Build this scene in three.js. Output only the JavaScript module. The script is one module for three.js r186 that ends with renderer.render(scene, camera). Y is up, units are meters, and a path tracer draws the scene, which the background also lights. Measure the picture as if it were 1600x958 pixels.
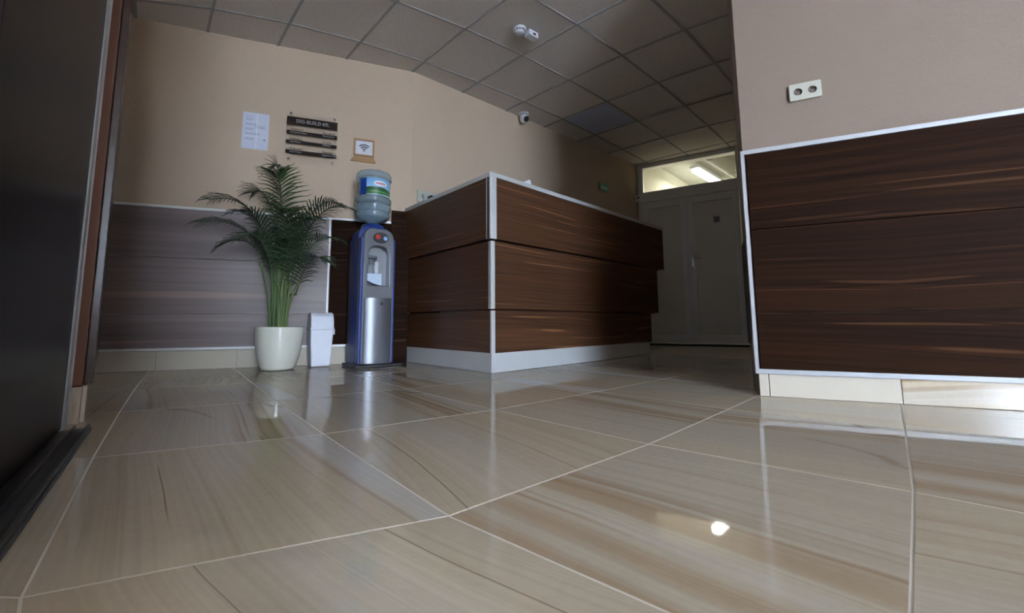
import * as THREE from 'three';
import { RoundedBoxGeometry } from 'three/addons/geometries/RoundedBoxGeometry.js';
import { mergeGeometries } from 'three/addons/utils/BufferGeometryUtils.js';
import { RectAreaLightUniformsLib } from 'three/addons/lights/RectAreaLightUniformsLib.js';

// ───────────────────────── camera, sky, exposure ─────────────────────────
const scene = new THREE.Scene();
const IW = 1600, IH = 958, FOCAL = 639.83;
const camera = new THREE.PerspectiveCamera(2 * Math.atan(IH / 2 / FOCAL) * 180 / Math.PI, IW / IH, 0.02, 100);
camera.position.set(0, 0.3, 0);
camera.rotation.set(0.1084, 0, -0.00616, 'YXZ');
camera.setViewOffset(IW, IH, 6.9, 44.06, IW, IH);      // lens shifted upwards, as an architectural shot
scene.background = new THREE.Color(0.66, 0.80, 1.0);   // overcast sky
scene.backgroundIntensity = 49;
const renderer = new THREE.WebGLRenderer({ antialias: true });
renderer.toneMapping = THREE.LinearToneMapping;
renderer.toneMappingExposure = 1.0;
renderer.shadowMap.enabled = true;
RectAreaLightUniformsLib.init();
scene.add(camera);

// ───────────────────────── helpers ─────────────────────────
const seen = {};
function numbered(n) { const k = seen[n] = (seen[n] ?? -1) + 1; return k ? n + '_' + String(k).padStart(3, '0') : n; }
function rng(seed) { let s = seed >>> 0; return () => { s = (s + 0x6D2B79F5) >>> 0; let t = s; t = Math.imul(t ^ t >>> 15, t | 1); t ^= t + Math.imul(t ^ t >>> 7, t | 61); return ((t ^ t >>> 14) >>> 0) / 4294967296; }; }
function mesh(name, geos, mat, parent) {
  const g = Array.isArray(geos) ? mergeGeometries(geos.map((q) => { const r = q.index ? q.toNonIndexed() : q; for (const k of Object.keys(r.attributes)) if (!['position', 'normal', 'uv'].includes(k)) r.deleteAttribute(k); return r; })) : geos;
  const m = new THREE.Mesh(g, mat); m.castShadow = m.receiveShadow = true;
  m.name = parent ? name : numbered(name); (parent ?? scene).add(m); return m;
}
function group(name, x = 0, y = 0, z = 0, turn = 0) { const o = new THREE.Group(); o.name = numbered(name); o.position.set(x, y, z); o.rotation.y = turn; scene.add(o); return o; }
function tag(o, label, category, grp) { o.userData.label = label; o.userData.category = category; if (grp) o.userData.group = grp; return o; }
function struct(o) { o.userData.kind = 'structure'; return o; }
function metreUV(g, ou = 0, ov = 0) {   // uv in metres, along the face each vertex belongs to
  const p = g.attributes.position, n = g.attributes.normal, uv = new Float32Array(p.count * 2);
  for (let i = 0; i < p.count; i++) {
    const ax = Math.abs(n.getX(i)), ay = Math.abs(n.getY(i)), az = Math.abs(n.getZ(i));
    const [u, v] = az >= ax && az >= ay ? [p.getX(i), p.getY(i)] : ay >= ax ? [p.getX(i), p.getZ(i)] : [p.getZ(i), p.getY(i)];
    uv[2 * i] = u + ou; uv[2 * i + 1] = v + ov;
  }
  g.setAttribute('uv', new THREE.BufferAttribute(uv, 2)); return g;
}
function bx(x0, x1, y0, y1, z0, z1, r = 0, ou = 0, ov = 0) {
  const w = x1 - x0, h = y1 - y0, d = z1 - z0;
  const g = r ? new RoundedBoxGeometry(w, h, d, 2, Math.min(r, w / 2.01, h / 2.01, d / 2.01)) : new THREE.BoxGeometry(w, h, d);
  g.translate((x0 + x1) / 2, (y0 + y1) / 2, (z0 + z1) / 2); return metreUV(g, ou, ov);
}
function prism(poly, y0, y1) {          // upright prism over a plan of [x, z] corners
  const s = new THREE.Shape(poly.map(([x, z]) => new THREE.Vector2(x, -z)));
  const g = new THREE.ExtrudeGeometry(s, { depth: y1 - y0, bevelEnabled: false });
  g.rotateX(-Math.PI / 2); g.translate(0, y0, 0); return metreUV(g);
}
function cyl(r0, r1, h, x, y, z, seg = 32, axis = 'y') { const g = new THREE.CylinderGeometry(r0, r1, h, seg); if (axis === 'z') g.rotateX(Math.PI / 2); if (axis === 'x') g.rotateZ(Math.PI / 2); g.translate(x, y, z); return g; }
function lathe(pts, seg = 64) { return new THREE.LatheGeometry(pts.map(([r, y]) => new THREE.Vector2(r, y)), seg); }
function ext(shape, depth, bevel = 0, seg = 12) { return new THREE.ExtrudeGeometry(shape, { depth, bevelEnabled: bevel > 0, bevelSize: bevel, bevelThickness: bevel, bevelSegments: 2, curveSegments: seg }); }
function rrect(x0, y0, x1, y1, rb, rt = rb) {
  const s = new THREE.Shape(); s.moveTo(x0 + rb, y0); s.lineTo(x1 - rb, y0); s.absarc(x1 - rb, y0 + rb, rb, -Math.PI / 2, 0); s.lineTo(x1, y1 - rt);
  s.absarc(x1 - rt, y1 - rt, rt, 0, Math.PI / 2); s.lineTo(x0 + rt, y1); s.absarc(x0 + rt, y1 - rt, rt, Math.PI / 2, Math.PI); s.lineTo(x0, y0 + rb); s.absarc(x0 + rb, y0 + rb, rb, Math.PI, 1.5 * Math.PI); return s;
}
// value noise
function noise(seed, size = 256) {
  const R = rng(seed), t = new Float32Array(size * size); for (let i = 0; i < t.length; i++) t[i] = R();
  const at = (x, y) => t[((y % size + size) % size) * size + (x % size + size) % size];
  return (x, y) => { const i = Math.floor(x), j = Math.floor(y); let a = x - i, b = y - j; a = a * a * (3 - 2 * a); b = b * b * (3 - 2 * b); const p = at(i, j), q = at(i + 1, j), r = at(i, j + 1), s = at(i + 1, j + 1); return p + (q - p) * a + (r - p) * b + (p - q - r + s) * a * b; };
}
function texture(w, h, fill, srgb = true, wrap = THREE.MirroredRepeatWrapping) {
  const d = new Uint8Array(w * h * 4), c = [0, 0, 0];
  for (let y = 0; y < h; y++) for (let x = 0; x < w; x++) { fill(x / w, y / h, c); const k = (y * w + x) * 4; for (let i = 0; i < 3; i++) d[k + i] = Math.max(0, Math.min(255, c[i])); d[k + 3] = 255; }
  const t = new THREE.DataTexture(d, w, h); t.wrapS = t.wrapT = wrap; t.magFilter = THREE.LinearFilter; t.minFilter = THREE.LinearMipmapLinearFilter; t.generateMipmaps = true;
  if (srgb) t.colorSpace = THREE.SRGBColorSpace; t.needsUpdate = true; return t;
}
const sstep = (a, b, x) => { x = Math.max(0, Math.min(1, (x - a) / (b - a))); return x * x * (3 - 2 * x); };
const lerp3 = (c, a, b, t) => { for (let i = 0; i < 3; i++) c[i] = a[i] + (b[i] - a[i]) * t; };

// ───────────────────────── materials ─────────────────────────
// walnut laminate, grain along u; 1.6 m x 0.8 m
const wn = noise(11), wn2 = noise(12), wn3 = noise(13);
const LR = rng(99), lens = Array.from({ length: 32 }, () => [LR() * 1.6, LR() * 1.6, 0.14 + 0.26 * LR(), 0.003 + 0.006 * LR() ** 2, LR() - 0.5, 0.4 + 0.6 * LR()]);
const walnut = texture(1024, 1024, (u, v, c) => {
  const X = u * 1.6, Y = v * 1.6;
  const wob = (wn(X * 1.2, Y * 2.5) - 0.5) * 0.09 + (wn2(X * 3, Y * 6) - 0.5) * 0.014;
  const y = Y + wob;
  const band = wn2(X * 0.35 + 40, y * 9), fine = wn3(X * 2.2, y * 110), mid = wn(X * 1.0 + 7, y * 34);
  lerp3(c, [44, 29, 22], [128, 88, 60], 0.14 + 0.72 * (0.2 * band + 0.3 * mid + 0.5 * fine));
  const ring = Math.abs(Math.sin((y * 13 + wn(X * 0.8 + 90, y * 3) * 3.2) * Math.PI));
  const dk = sstep(0.14, 0, ring) * 0.3; for (let i = 0; i < 3; i++) c[i] *= 1 - dk;
  let streak = 0;
  for (const k of lens) { const du = X - k[0]; if (du < -k[2] || du > k[2]) continue; const f = 1 - (du / k[2]) ** 2, d = Math.abs(y - k[1] - 0.02 * du * k[4]) / (k[3] * f + 1e-4); if (d < 1) streak = Math.max(streak, (1 - d * d) * k[5] * Math.min(1, f * 1.6)); }
  lerp3(c, [...c], [182, 138, 102], streak * (0.75 + 0.25 * fine));
});
walnut.repeat.set(1 / 1.6, 1 / 1.6);
const walnutSheen = texture(1024, 512, (u, v, c) => {   // same laminate, with a grey window sheen mixed into its colour
  const X = u * 1.6, Y = v * 0.8, y = Y + (wn(X * 1.1 + 60, Y * 2.5) - 0.5) * 0.05;
  const band = wn2(X * 0.3 + 80, y * 12), mid = wn(X * 1.0 + 33, y * 46), fine = wn3(X * 3, y * 150);
  lerp3(c, [98, 84, 82], [150, 134, 130], 0.45 * band + 0.33 * mid + 0.22 * fine);
  lerp3(c, [...c], [176, 146, 130], 0.6 * sstep(0.82, 0.95, wn3(X * 0.5 + 70, y * 14)));
});
walnutSheen.repeat.set(1 / 1.6, 1 / 0.8);
// cream marble-look tile, veins along v; four tiles in one sheet
const mn = noise(21), mn2 = noise(22), mn3 = noise(23), mn4 = noise(24);
const tones = [[1.25, 0.95, 0.30], [0.75, 1.0, 0.9], [1.0, 0.55, 0.65], [1.15, 0.8, 0.2]];
const marble = texture(2048, 2048, (U, V, c) => {
  const qx = U < 0.5 ? 0 : 1, qy = V < 0.5 ? 0 : 1, k = qx + 2 * qy, u = (U - qx * 0.5) * 2, v = (V - qy * 0.5) * 2;
  const X = u + k * 7.3, Y = v + k * 3.1, [va, vb, sw] = tones[k];
  const w = u + 0.13 * (mn(X * 0.9, Y * 0.7) - 0.5) + 0.035 * (mn2(X * 2.5, Y * 1.6) - 0.5) + 0.006 * (mn3(X * 9, Y * 6) - 0.5) + (sw - 0.5) * 0.22 * v + 0.1 * v * v * (sw - 0.3);
  const W = w + k * 5.7;
  const broad = mn2(W * 4.2, Y * 0.22), mid = mn3(W * 15, Y * 0.30 + 9), fine = mn(W * 52, Y * 0.5), hair = mn4(W * 130, Y * 1.2);
  lerp3(c, [207, 193, 170], [197, 188, 174], broad);
  lerp3(c, [...c], [214, 211, 208], 0.75 * sstep(0.5, 0.85, mn4(W * 5.5 + 3, Y * 0.3)));
  const zone = sstep(0.42, 0.78, mn(W * 2.3 + 20, Y * 0.35));
  lerp3(c, [...c], [170, 144, 116], 0.6 * va * zone * sstep(0.5, 0.9, mid));
  lerp3(c, [...c], [150, 118, 88], 0.5 * va * sstep(0.58, 0.95, fine) * (0.15 + zone));
  const crack = Math.abs(mn4(W * 2.6 + 31, Y * 0.25) - 0.52); lerp3(c, [...c], [112, 84, 66], 0.55 * vb * sstep(0.008, 0, crack) * sstep(0.35, 0.65, mn3(X * 2, Y * 2.4)));
  for (let i = 0; i < 3; i++) c[i] += (hair - 0.5) * 9 + (mn4(X * 60, Y * 60) - 0.5) * 4;
});
const gn = noise(31), gn2 = noise(32);
const plasterBump = texture(512, 512, (u, v, c) => { c[0] = c[1] = c[2] = 255 * (0.6 * gn(u * 128, v * 128) + 0.4 * gn2(u * 50, v * 50)); }, false);
plasterBump.repeat.set(1.4, 1.4);
const panelMap = texture(512, 512, (u, v, c) => { const a = gn(u * 200, v * 200), b = gn2(u * 90, v * 90), s = 232 - 26 * sstep(0.70, 0.95, a) - 14 * b; c[0] = s + 2; c[1] = s; c[2] = s + 1; });
panelMap.repeat.set(2, 2);
const STD = (color, roughness, more = {}) => new THREE.MeshStandardMaterial({ color, roughness, ...more });
const PHY = (color, roughness, more = {}) => new THREE.MeshPhysicalMaterial({ color, roughness, ...more });
const rgb = (r, g, b) => new THREE.Color().setRGB(r, g, b);
const M = {
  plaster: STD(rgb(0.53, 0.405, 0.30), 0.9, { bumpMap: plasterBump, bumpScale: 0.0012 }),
  plasterShaded: STD(rgb(0.215, 0.16, 0.125), 0.9, { bumpMap: plasterBump, bumpScale: 0.0012 }),  // same plaster with shade put into its colour; right wall catches too much light
  plasterBack: STD(rgb(0.52, 0.47, 0.42), 0.9),
  walnut: PHY(rgb(0.78, 0.70, 0.62), 0.42, { map: walnut }),
  walnutDull: PHY(rgb(0.56, 0.54, 0.54), 0.36, { map: walnut }),
  walnutSheen: PHY(0xffffff, 0.5, { map: walnutSheen, ior: 1.75 }),
  walnutShaded: PHY(rgb(0.19, 0.155, 0.13), 0.6, { map: walnut, ior: 1.12 }),  // same walnut, darkened in colour to stand in for boards without light or sheen
  tile: PHY(rgb(0.97, 0.94, 0.90), 0.03, { map: marble, ior: 1.85 }),
  skirt: PHY(rgb(0.56, 0.50, 0.41), 0.14),
  skirtVeined: PHY(rgb(0.82, 0.78, 0.72), 0.14, { map: marble }),
  grout: STD(rgb(0.74, 0.68, 0.60), 0.85),
  slab: STD(rgb(0.58, 0.53, 0.47), 0.4),
  alu: STD(rgb(0.38, 0.38, 0.39), 0.5, { metalness: 0.25 }),
  aluBright: STD(rgb(0.82, 0.82, 0.82), 0.4, { metalness: 0.15 }),
  aluPale: STD(rgb(0.66, 0.66, 0.66), 0.45, { metalness: 0.3 }),
  panel: STD(rgb(0.93, 0.87, 0.80), 0.95, { map: panelMap }),
  bar: STD(rgb(0.36, 0.35, 0.345), 0.7),
  upvc: STD(rgb(0.88, 0.88, 0.90), 0.3),
  upvcPanel: STD(rgb(0.84, 0.82, 0.78), 0.45),
  gloss: PHY(rgb(0.016, 0.010, 0.010), 0.25, { ior: 1.06 }),
  brown: PHY(rgb(0.17, 0.085, 0.06), 0.4, { ior: 1.3 }),
  brownDark: PHY(rgb(0.05, 0.022, 0.016), 0.25),
  black: STD(rgb(0.012, 0.012, 0.013), 0.4),
  rubber: STD(rgb(0.03, 0.03, 0.032), 0.55),
  white: PHY(rgb(0.84, 0.85, 0.92), 0.28),
  cream: PHY(rgb(0.74, 0.72, 0.62), 0.16, { clearcoat: 0.5, clearcoatRoughness: 0.05 }),
  socket: PHY(rgb(0.43, 0.42, 0.35), 0.35),
  steel: STD(rgb(0.6, 0.6, 0.62), 0.25, { metalness: 0.95 }),
};

// ───────────────────────── the plan ─────────────────────────
const D2 = Math.PI / 180, H = 2.4416;
const aA = 0.34208, aB = 0.69548, aD = -0.52995, aR = -0.41898, aCL = -0.84146, aCR = 0.75842;
const along = ([x, z], a, s, n = 0) => [x + s * Math.cos(a) + n * Math.sin(a), z - s * Math.sin(a) + n * Math.cos(a)];
const A = [-2.6345, -2.6368], B = along(A, aA, 1.9549), D = along(B, aB, 3.3821), E = [1.0202, -1.7045], C = [-0.0974, -2.4862];
const W = [-1.205, -1.147], P1 = [-1.40, -1.22], P2 = [-1.320, -1.297];
const Wend = [-0.665, -0.50], ZR = 4.0, RL = [-0.95, ZR], RR = [5.4, ZR], RE = along(E, aR, 4.0);
const DR = along(D, aD, 1.55);
const line = (p, q) => ({ p, a: Math.atan2(-(q[1] - p[1]), q[0] - p[0]), l: Math.hypot(q[0] - p[0], q[1] - p[1]) });

// ───────────────────────── floor ─────────────────────────
const floor = struct(group('floor'));
const base = mesh('grout_bed', bx(-4.2, 7.2, -0.12, -0.0008, -9.5, 0.3), M.grout, floor);
mesh('rear_floor', bx(-1.2, 5.7, -0.12, -0.0008, 0.3, ZR + 0.15), M.slab, floor);
// corners of the tiles, row by row from the back wall towards the camera
const rows = [
  [-1, [-2.87, -2.75], [-2.53, -2.95], [-2.14, -3.18], [-1.71, -3.44], [-1.27, -3.73], [-0.81, -4.04], [-0.35, -4.36], [0.11, -4.68], [0.54, -4.99]],
  [-1, [-2.50, -2.29], [-2.14, -2.46], [-1.74, -2.68], [-1.30, -2.94], [-0.85, -3.23], [-0.39, -3.55], [0.07, -3.87], [0.51, -4.20], [0.93, -4.52]],
  [-1, [-2.12, -1.82], [-1.75, -1.96], [-1.33, -2.17], [-0.88, -2.44], [-0.43, -2.74], [0.03, -3.07], [0.47, -3.41], [0.89, -3.74], [1.29, -4.07]],
  [-1, [-1.73, -1.36], [-1.353, -1.466], [-0.921, -1.663], [-0.470, -1.940], [-0.013, -2.268], [0.43, -2.62], [0.85, -2.97], [1.25, -3.31], [1.63, -3.65]],
  [-1, [-1.35, -0.92], [-0.949, -0.973], [-0.507, -1.162], [-0.050, -1.463], [0.391, -1.828], [0.81, -2.20], [1.21, -2.57], [1.58, -2.92], [1.93, -3.26]],
  [-1, [-0.96, -0.52], [-0.543, -0.490], [-0.094, -0.677], [0.347, -1.050], [0.757, -1.450], [1.15, -1.84], [1.52, -2.22], [1.87, -2.58], [2.20, -2.92]],
  [-1, [-0.56, -0.06], [-0.15, -0.13], [0.302, -0.345], [0.712, -0.757], [1.092, -1.167], [1.45, -1.56], [1.79, -1.93]],
  [1, [0.66, 0.0], [1.05, -0.46], [1.41, -0.88], [1.75, -1.28], [2.07, -1.65]],
  [1, [1.02, 0.34], [1.39, -0.16], [1.73, -0.60], [2.05, -1.0], [2.36, -1.38]],
];
function quadTile(q, gap, inset, qx, qy, flip, thick) {
  const N = 4, pos = [], uv = [], idx = [], cx = (q[0][0] + q[1][0] + q[2][0] + q[3][0]) / 4, cz = (q[0][1] + q[1][1] + q[2][1] + q[3][1]) / 4;
  const s = 1 - gap / 0.45, P = (a, b) => { const x = q[0][0] * (1 - a) * (1 - b) + q[1][0] * a * (1 - b) + q[2][0] * a * b + q[3][0] * (1 - a) * b, z = q[0][1] * (1 - a) * (1 - b) + q[1][1] * a * (1 - b) + q[2][1] * a * b + q[3][1] * (1 - a) * b; return [cx + (x - cx) * s, cz + (z - cz) * s]; };
  const UVa = (a, b) => { let u = flip & 1 ? 1 - a : a, v = flip & 2 ? 1 - b : b; uv.push((qx + 0.004 + u * 0.992) / 2, (qy + 0.004 + v * 0.992) / 2); };
  for (let j = 0; j <= N; j++) for (let i = 0; i <= N; i++) { const [x, z] = P(i / N, j / N); pos.push(x, 0, z); UVa(i / N, j / N); }
  for (let j = 0; j < N; j++) for (let i = 0; i < N; i++) { const k = j * (N + 1) + i; idx.push(k, k + N + 1, k + 1, k + 1, k + N + 1, k + N + 2); }
  const ring = [[0, 0], [1, 0], [1, 1], [0, 1]];
  for (let e = 0; e < 4; e++) { const a = ring[e], b = ring[(e + 1) % 4], n = pos.length / 3, p = P(...a), r = P(...b); pos.push(p[0], 0, p[1], r[0], 0, r[1], p[0], -thick, p[1], r[0], -thick, r[1]); for (let i = 0; i < 2; i++) { UVa(...a); UVa(...b); } idx.push(n, n + 1, n + 2, n + 1, n + 3, n + 2); }
  const g = new THREE.BufferGeometry(); g.setAttribute('position', new THREE.Float32BufferAttribute(pos, 3)); g.setAttribute('uv', new THREE.Float32BufferAttribute(uv, 2)); g.setIndex(idx);
  const f = g.toNonIndexed(); f.computeVertexNormals(); return f;
}
const room = [RL, Wend, W, P1, P2, A, B, D, DR, along(E, aR, 0.3, -0.3), E, RE, RR];
function inside(x, z, m = 0) { let r = false; for (let i = 0, j = room.length - 1; i < room.length; j = i++) { const [a, b] = room[i], [c, d] = room[j]; if (b > z !== d > z && x < (c - a) * (z - b) / (d - b) + a) r = !r; } return r; }
const RT = rng(5);
const pick = { '0,4': [0, 0, 0], '1,4': [1, 0, 0], '1,5': [0, 1, 0], '2,5': [1, 1, 0] };
for (let j = 0; j + 1 < rows.length; j++) {
  const [a0, ...ra] = rows[j], [b0, ...rb] = rows[j + 1];
  for (let i = Math.max(a0, b0); i + 1 - a0 < ra.length && i + 1 - b0 < rb.length; i++) {
    const q = [ra[i - a0], ra[i + 1 - a0], rb[i + 1 - b0], rb[i - b0]];
    const near = q.some(([x, z]) => inside(x, z)) || inside((q[0][0] + q[2][0]) / 2, (q[0][1] + q[2][1]) / 2);
    const [qx, qy, fl] = pick[i + ',' + j] ?? [RT() < 0.5 ? 0 : 1, RT() < 0.5 ? 0 : 1, Math.floor(RT() * 4)];
    if (near) mesh('floor_tile', quadTile(q, 0.004, 0, qx, qy, fl, 0.006), M.tile, floor);
  }
}

// ───────────────────────── walls ─────────────────────────
function wall(name, { p, a, l }, thick = 0.14, h = H, mat = M.plaster, x0 = 0, x1 = l) {
  const g = struct(group(name, p[0], 0, p[1], a)); mesh('plaster', bx(x0, x1, 0, h + 0.05, -thick, 0), mat, g); return g;
}
const lA = line(A, B), lB = line(B, D), lD = line(D, DR), lL = line(P2, A), lP = line(P1, P2);
wall('wall_back', lA, 0.14, H, M.plaster, -0.05, lA.l);
wall('wall_back_right', lB, 0.14, H, M.plaster, 0, lB.l + 0.02);
wall('wall_left', lL);
wall('wall_left_rear', line(RL, along(Wend, line(RL, Wend).a, -0.02, 0)), 0.14, H, M.plasterBack);
struct(mesh('wall_right', prism([E, RE, along(RE, aR, 0.2, -0.14), [1.143 + 3.6, -1.95 + 1.45], [1.143, -1.95]], 0, H + 0.05), M.plasterShaded));
wall('wall_right_side', line(RE, RR), 0.14, H, M.plasterBack);
{ const q = along(DR, aD, -0.02); wall('wall_corridor', line(q, along(q, aD - Math.PI / 2, 3.4)), 0.14); }
{ const l = line(Wend, W), q = along(Wend, l.a, -0.06, -0.17); wall('wall_left_front', line(q, along(q, l.a, l.l + 0.33)), 0.14, H, M.plasterBack); }
struct(mesh('wall_added_shade', bx(-0.7, 0.22, 0, 0.5, 0.34, 0.44), M.plasterBack));  // added low wall, out of view, to shade the left of the floor
// end wall behind the camera, with a tall glazed opening
{
  const g = struct(group('wall_rear', 0, 0, ZR));
  mesh('plaster', [bx(-1.1, 1.7, 0, H + 0.05, 0, 0.16), bx(3.5, 5.6, 0, H + 0.05, 0, 0.16), bx(1.7, 3.5, 2.40, H + 0.05, 0, 0.16)], M.plasterBack, g);
  const w = struct(group('window_1', 2.6, 0, ZR + 0.06));
  mesh('window_frame', [bx(-0.9, -0.84, 0, 2.40, 0, 0.06), bx(0.84, 0.9, 0, 2.40, 0, 0.06), bx(-0.84, 0.84, 2.34, 2.40, 0, 0.06), bx(-0.84, 0.84, 0, 0.06, 0, 0.06)], M.alu, w);
}
// ceiling: slab, T-bars and lay-in panels
const ceiling = struct(group('ceiling'));
mesh('slab', prism([[-1.2, ZR + 0.15], [-0.95, -0.45], [-1.5, -1.0], [-2.9, -2.6], along(A, aA, -0.1, -0.14), along(B, aB, 0, -0.14), along(D, aD, -0.05, -0.12), along(D, aD, 3, -0.12), [6.5, -1], [5.7, ZR + 0.15]], H + 0.03, H + 0.15), M.plasterBack, ceiling);
const CX = [-2.84042, 0.39135, -0.00166, -5e-05, 0.464, -0.00342, 0.00034, -0.00559, 0.00024, 0.00024];
const CZ = [-2.93834, 0.45579, -0.00371, -0.00184, -0.0369, -0.01292, 0.00011, -0.03348, -7e-05, 0.00104];
function ceilPoint(i, j) { let x = 0, z = 0, k = 0; for (let a = 0; a < 4; a++) for (let b = 0; b < 4 - a; b++) { const t = i ** a * j ** b; x += CX[k] * t; z += CZ[k++] * t; } return [x, z]; }
const shrink = (q, w) => { const c = [0, 1].map((k) => (q[0][k] + q[1][k] + q[2][k] + q[3][k]) / 4); return q.map((p) => p.map((v, k) => c[k] + (v - c[k]) * (1 - w / 0.44))); };
const lightCell = '7,1';
function clip(poly) {   // keep the part of a plan outline that lies in front of the door wall
  for (const [p, a] of [[D, aD]]) {
    const f = ([x, z]) => (x - p[0]) * Math.sin(a) + (z - p[1]) * Math.cos(a) + 0.004, out = [];
    for (let i = 0; i < poly.length; i++) { const u = poly[i], v = poly[(i + 1) % poly.length], fu = f(u), fv = f(v); if (fu >= 0) out.push(u); if (fu >= 0 !== fv >= 0) { const t = fu / (fu - fv); out.push([u[0] + (v[0] - u[0]) * t, u[1] + (v[1] - u[1]) * t]); } }
    poly = out; if (poly.length < 2) return [];
  }
  return poly;
}
{
  const bars = [];
  for (let j = 0; j < 7; j++) for (let i = 0; i < 14; i++) {
    const q = [ceilPoint(i, j), ceilPoint(i + 1, j), ceilPoint(i + 1, j + 1), ceilPoint(i, j + 1)];
    if (!(q.some(([x, z]) => inside(x, z)) || inside((q[0][0] + q[2][0]) / 2, (q[0][1] + q[2][1]) / 2))) continue;
    for (const [a, b] of [[q[0], q[1]], [q[0], q[3]], ...(j === 6 ? [[q[3], q[2]]] : [])]) {
      const cut = clip([a, b]); if (cut.length < 2) continue; const a2 = cut[0], b2 = cut[1], l = line(a2, b2); if (l.l < 0.01) continue; const g = bx(0, l.l, H - 0.006, H + 0.012, -0.0085, 0.0085); g.rotateY(l.a); g.translate(a2[0], 0, a2[1]); bars.push(g);
    }
    if (i + ',' + j === lightCell) continue;
    const pq = clip(shrink(q, 0.017)); if (pq.length > 2) mesh('ceiling_panel', prism(pq, H - 0.001, H + 0.012), M.panel, ceiling);
  }
  mesh('ceiling_grid', bars, M.bar, ceiling);
  mesh('edge_panel', prism([[-1.0, ZR], [-0.8, -0.2], [0.0, -0.2], [1.4, -0.55], [5.4, -0.55], [5.4, ZR]], H + 0.004, H + 0.02), M.panel, ceiling);
}
// ───────────────────────── skirting and cladding ─────────────────────────
function skirting(name, { p, a, l }, x0, x1, h, joints, veined) {
  const g = struct(group(name, p[0], 0, p[1], a)); const cuts = [x0, ...joints, x1];
  for (let i = 0; i + 1 < cuts.length; i++) mesh('skirting_tile', (() => { const q = bx(cuts[i] + 0.001, cuts[i + 1] - 0.001, 0.001, h, 0.0005, 0.011, 0.0015, i * 0.37 + 0.1, i * 0.21); const uv = q.attributes.uv; for (let k = 0; k < uv.count; k++) uv.setXY(k, uv.getY(k) * 0.9 + 0.08 + i * 0.27, uv.getX(k) * 0.9); return q; })(), (veined && i > 1) ? M.skirtVeined : M.skirt, g);
  return g;
}
skirting('baseboard_back', lA, 0.0, 1.93, 0.127, [0.33, 0.79, 1.25, 1.71]);
skirting('baseboard_left', lL, 0.02, lL.l - 0.02, 0.112, [0.45, 0.9, 1.4]);
skirting('baseboard_left_return', lP, 0, lP.l, 0.112, []);
skirting('baseboard_right', { p: E, a: aR, l: 4 }, 0.0, 3.9, 0.096, [0.035, 0.444, 0.86, 1.27, 1.7, 2.2, 2.7, 3.2], true);
function cladding(name, { p, a }, x0, x1, ys, cols, label, ends, mat, rail, metal = M.alu, mats = []) {
  const o = group(name, p[0], 0, p[1], a); let k = 0;
  for (const [c0, c1] of cols) for (let i = 0; i + 1 < ys.length; i++) mesh('board', bx(c0 + 0.001, c1 - 0.001, ys[i] + 0.0012, ys[i + 1] - 0.0012, 0.001, 0.019, 0.0015, 0.31 + 0.83 * k, 0.17 + 0.219 * k++), mats[cols.findIndex((q) => q[0] === c0)] ?? mat, o);
  const y0 = ys[0], y1 = ys[ys.length - 1];
  mesh('top_rail', bx(x0, x1, y1 - 0.001, y1 + rail, 0.0005, 0.024, 0.002), metal, o);
  mesh('bottom_rail', bx(x0, x1, y0 - rail, y0 + 0.001, 0.0005, 0.024, 0.002), metal, o);
  for (const e of ends) mesh('vertical_rail', bx(e, e + rail * 0.8, y0, y1, 0.0005, 0.024, 0.002), metal, o);
  return tag(o, label, 'wall panelling');
}
cladding('wall_cladding', lA, 0.005, 1.925, [0.146, 0.372, 0.752, 1.097], [[0.005, 1.345], [1.361, 1.925]], 'walnut board cladding with painted grey sheen low on the wall behind the potted palm', [1.345], M.walnutSheen, 0.016, M.aluBright, [M.walnutSheen, M.walnutShaded]);  // second column darkened in colour for the shade beside the dispenser
cladding('wall_cladding', { p: E, a: aR }, -0.012, 3.9, [0.108, 0.332, 0.681, 1.008], [[0.008, 3.9]], 'dark walnut board cladding under the double socket on the right wall', [-0.012], M.walnutShaded, 0.018);
{
  const l = line([1.143, -1.95], E), g = bx(0.02, l.l - 0.005, 0.2, 0.66, 0.001, 0.012, 0.002); const o = mesh('end_board', g, M.black); o.position.set(1.143, 0, -1.95); o.rotation.y = l.a;
  tag(o, 'narrow black board on the end face of the right wall', 'wall panelling');
}
// tall brown panel on the left wall, with a bright end strip in the corner
{
  const o = group('door_panel', P2[0], 0, P2[1], lL.a);
  mesh('board', bx(0.05, lL.l - 0.03, 0.116, 1.74, 0.001, 0.022, 0.002), M.brownDark, o);
  mesh('end_strip', bx(lL.l - 0.03, lL.l - 0.008, 0.116, 1.74, 0.001, 0.026, 0.002), M.alu, o);
  tag(o, 'tall brown panel on the left wall with a bright metal end strip', 'wall panelling');
}
// brown return between the wardrobe and the left wall
{
  const o = group('return_panel', P1[0], 0, P1[1], lP.a);
  mesh('facing', bx(-0.02, lP.l * 0.55, 0.114, H - 0.01, -0.03, 0.012, 0.002), M.brown, o);
  mesh('edge_strip', bx(lP.l * 0.55 + 0.003, lP.l, 0.114, H - 0.01, -0.03, 0.016, 0.003), M.brown, o);
  tag(o, 'narrow red-brown upright panel beside the glossy sliding door', 'panel');
}
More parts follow.
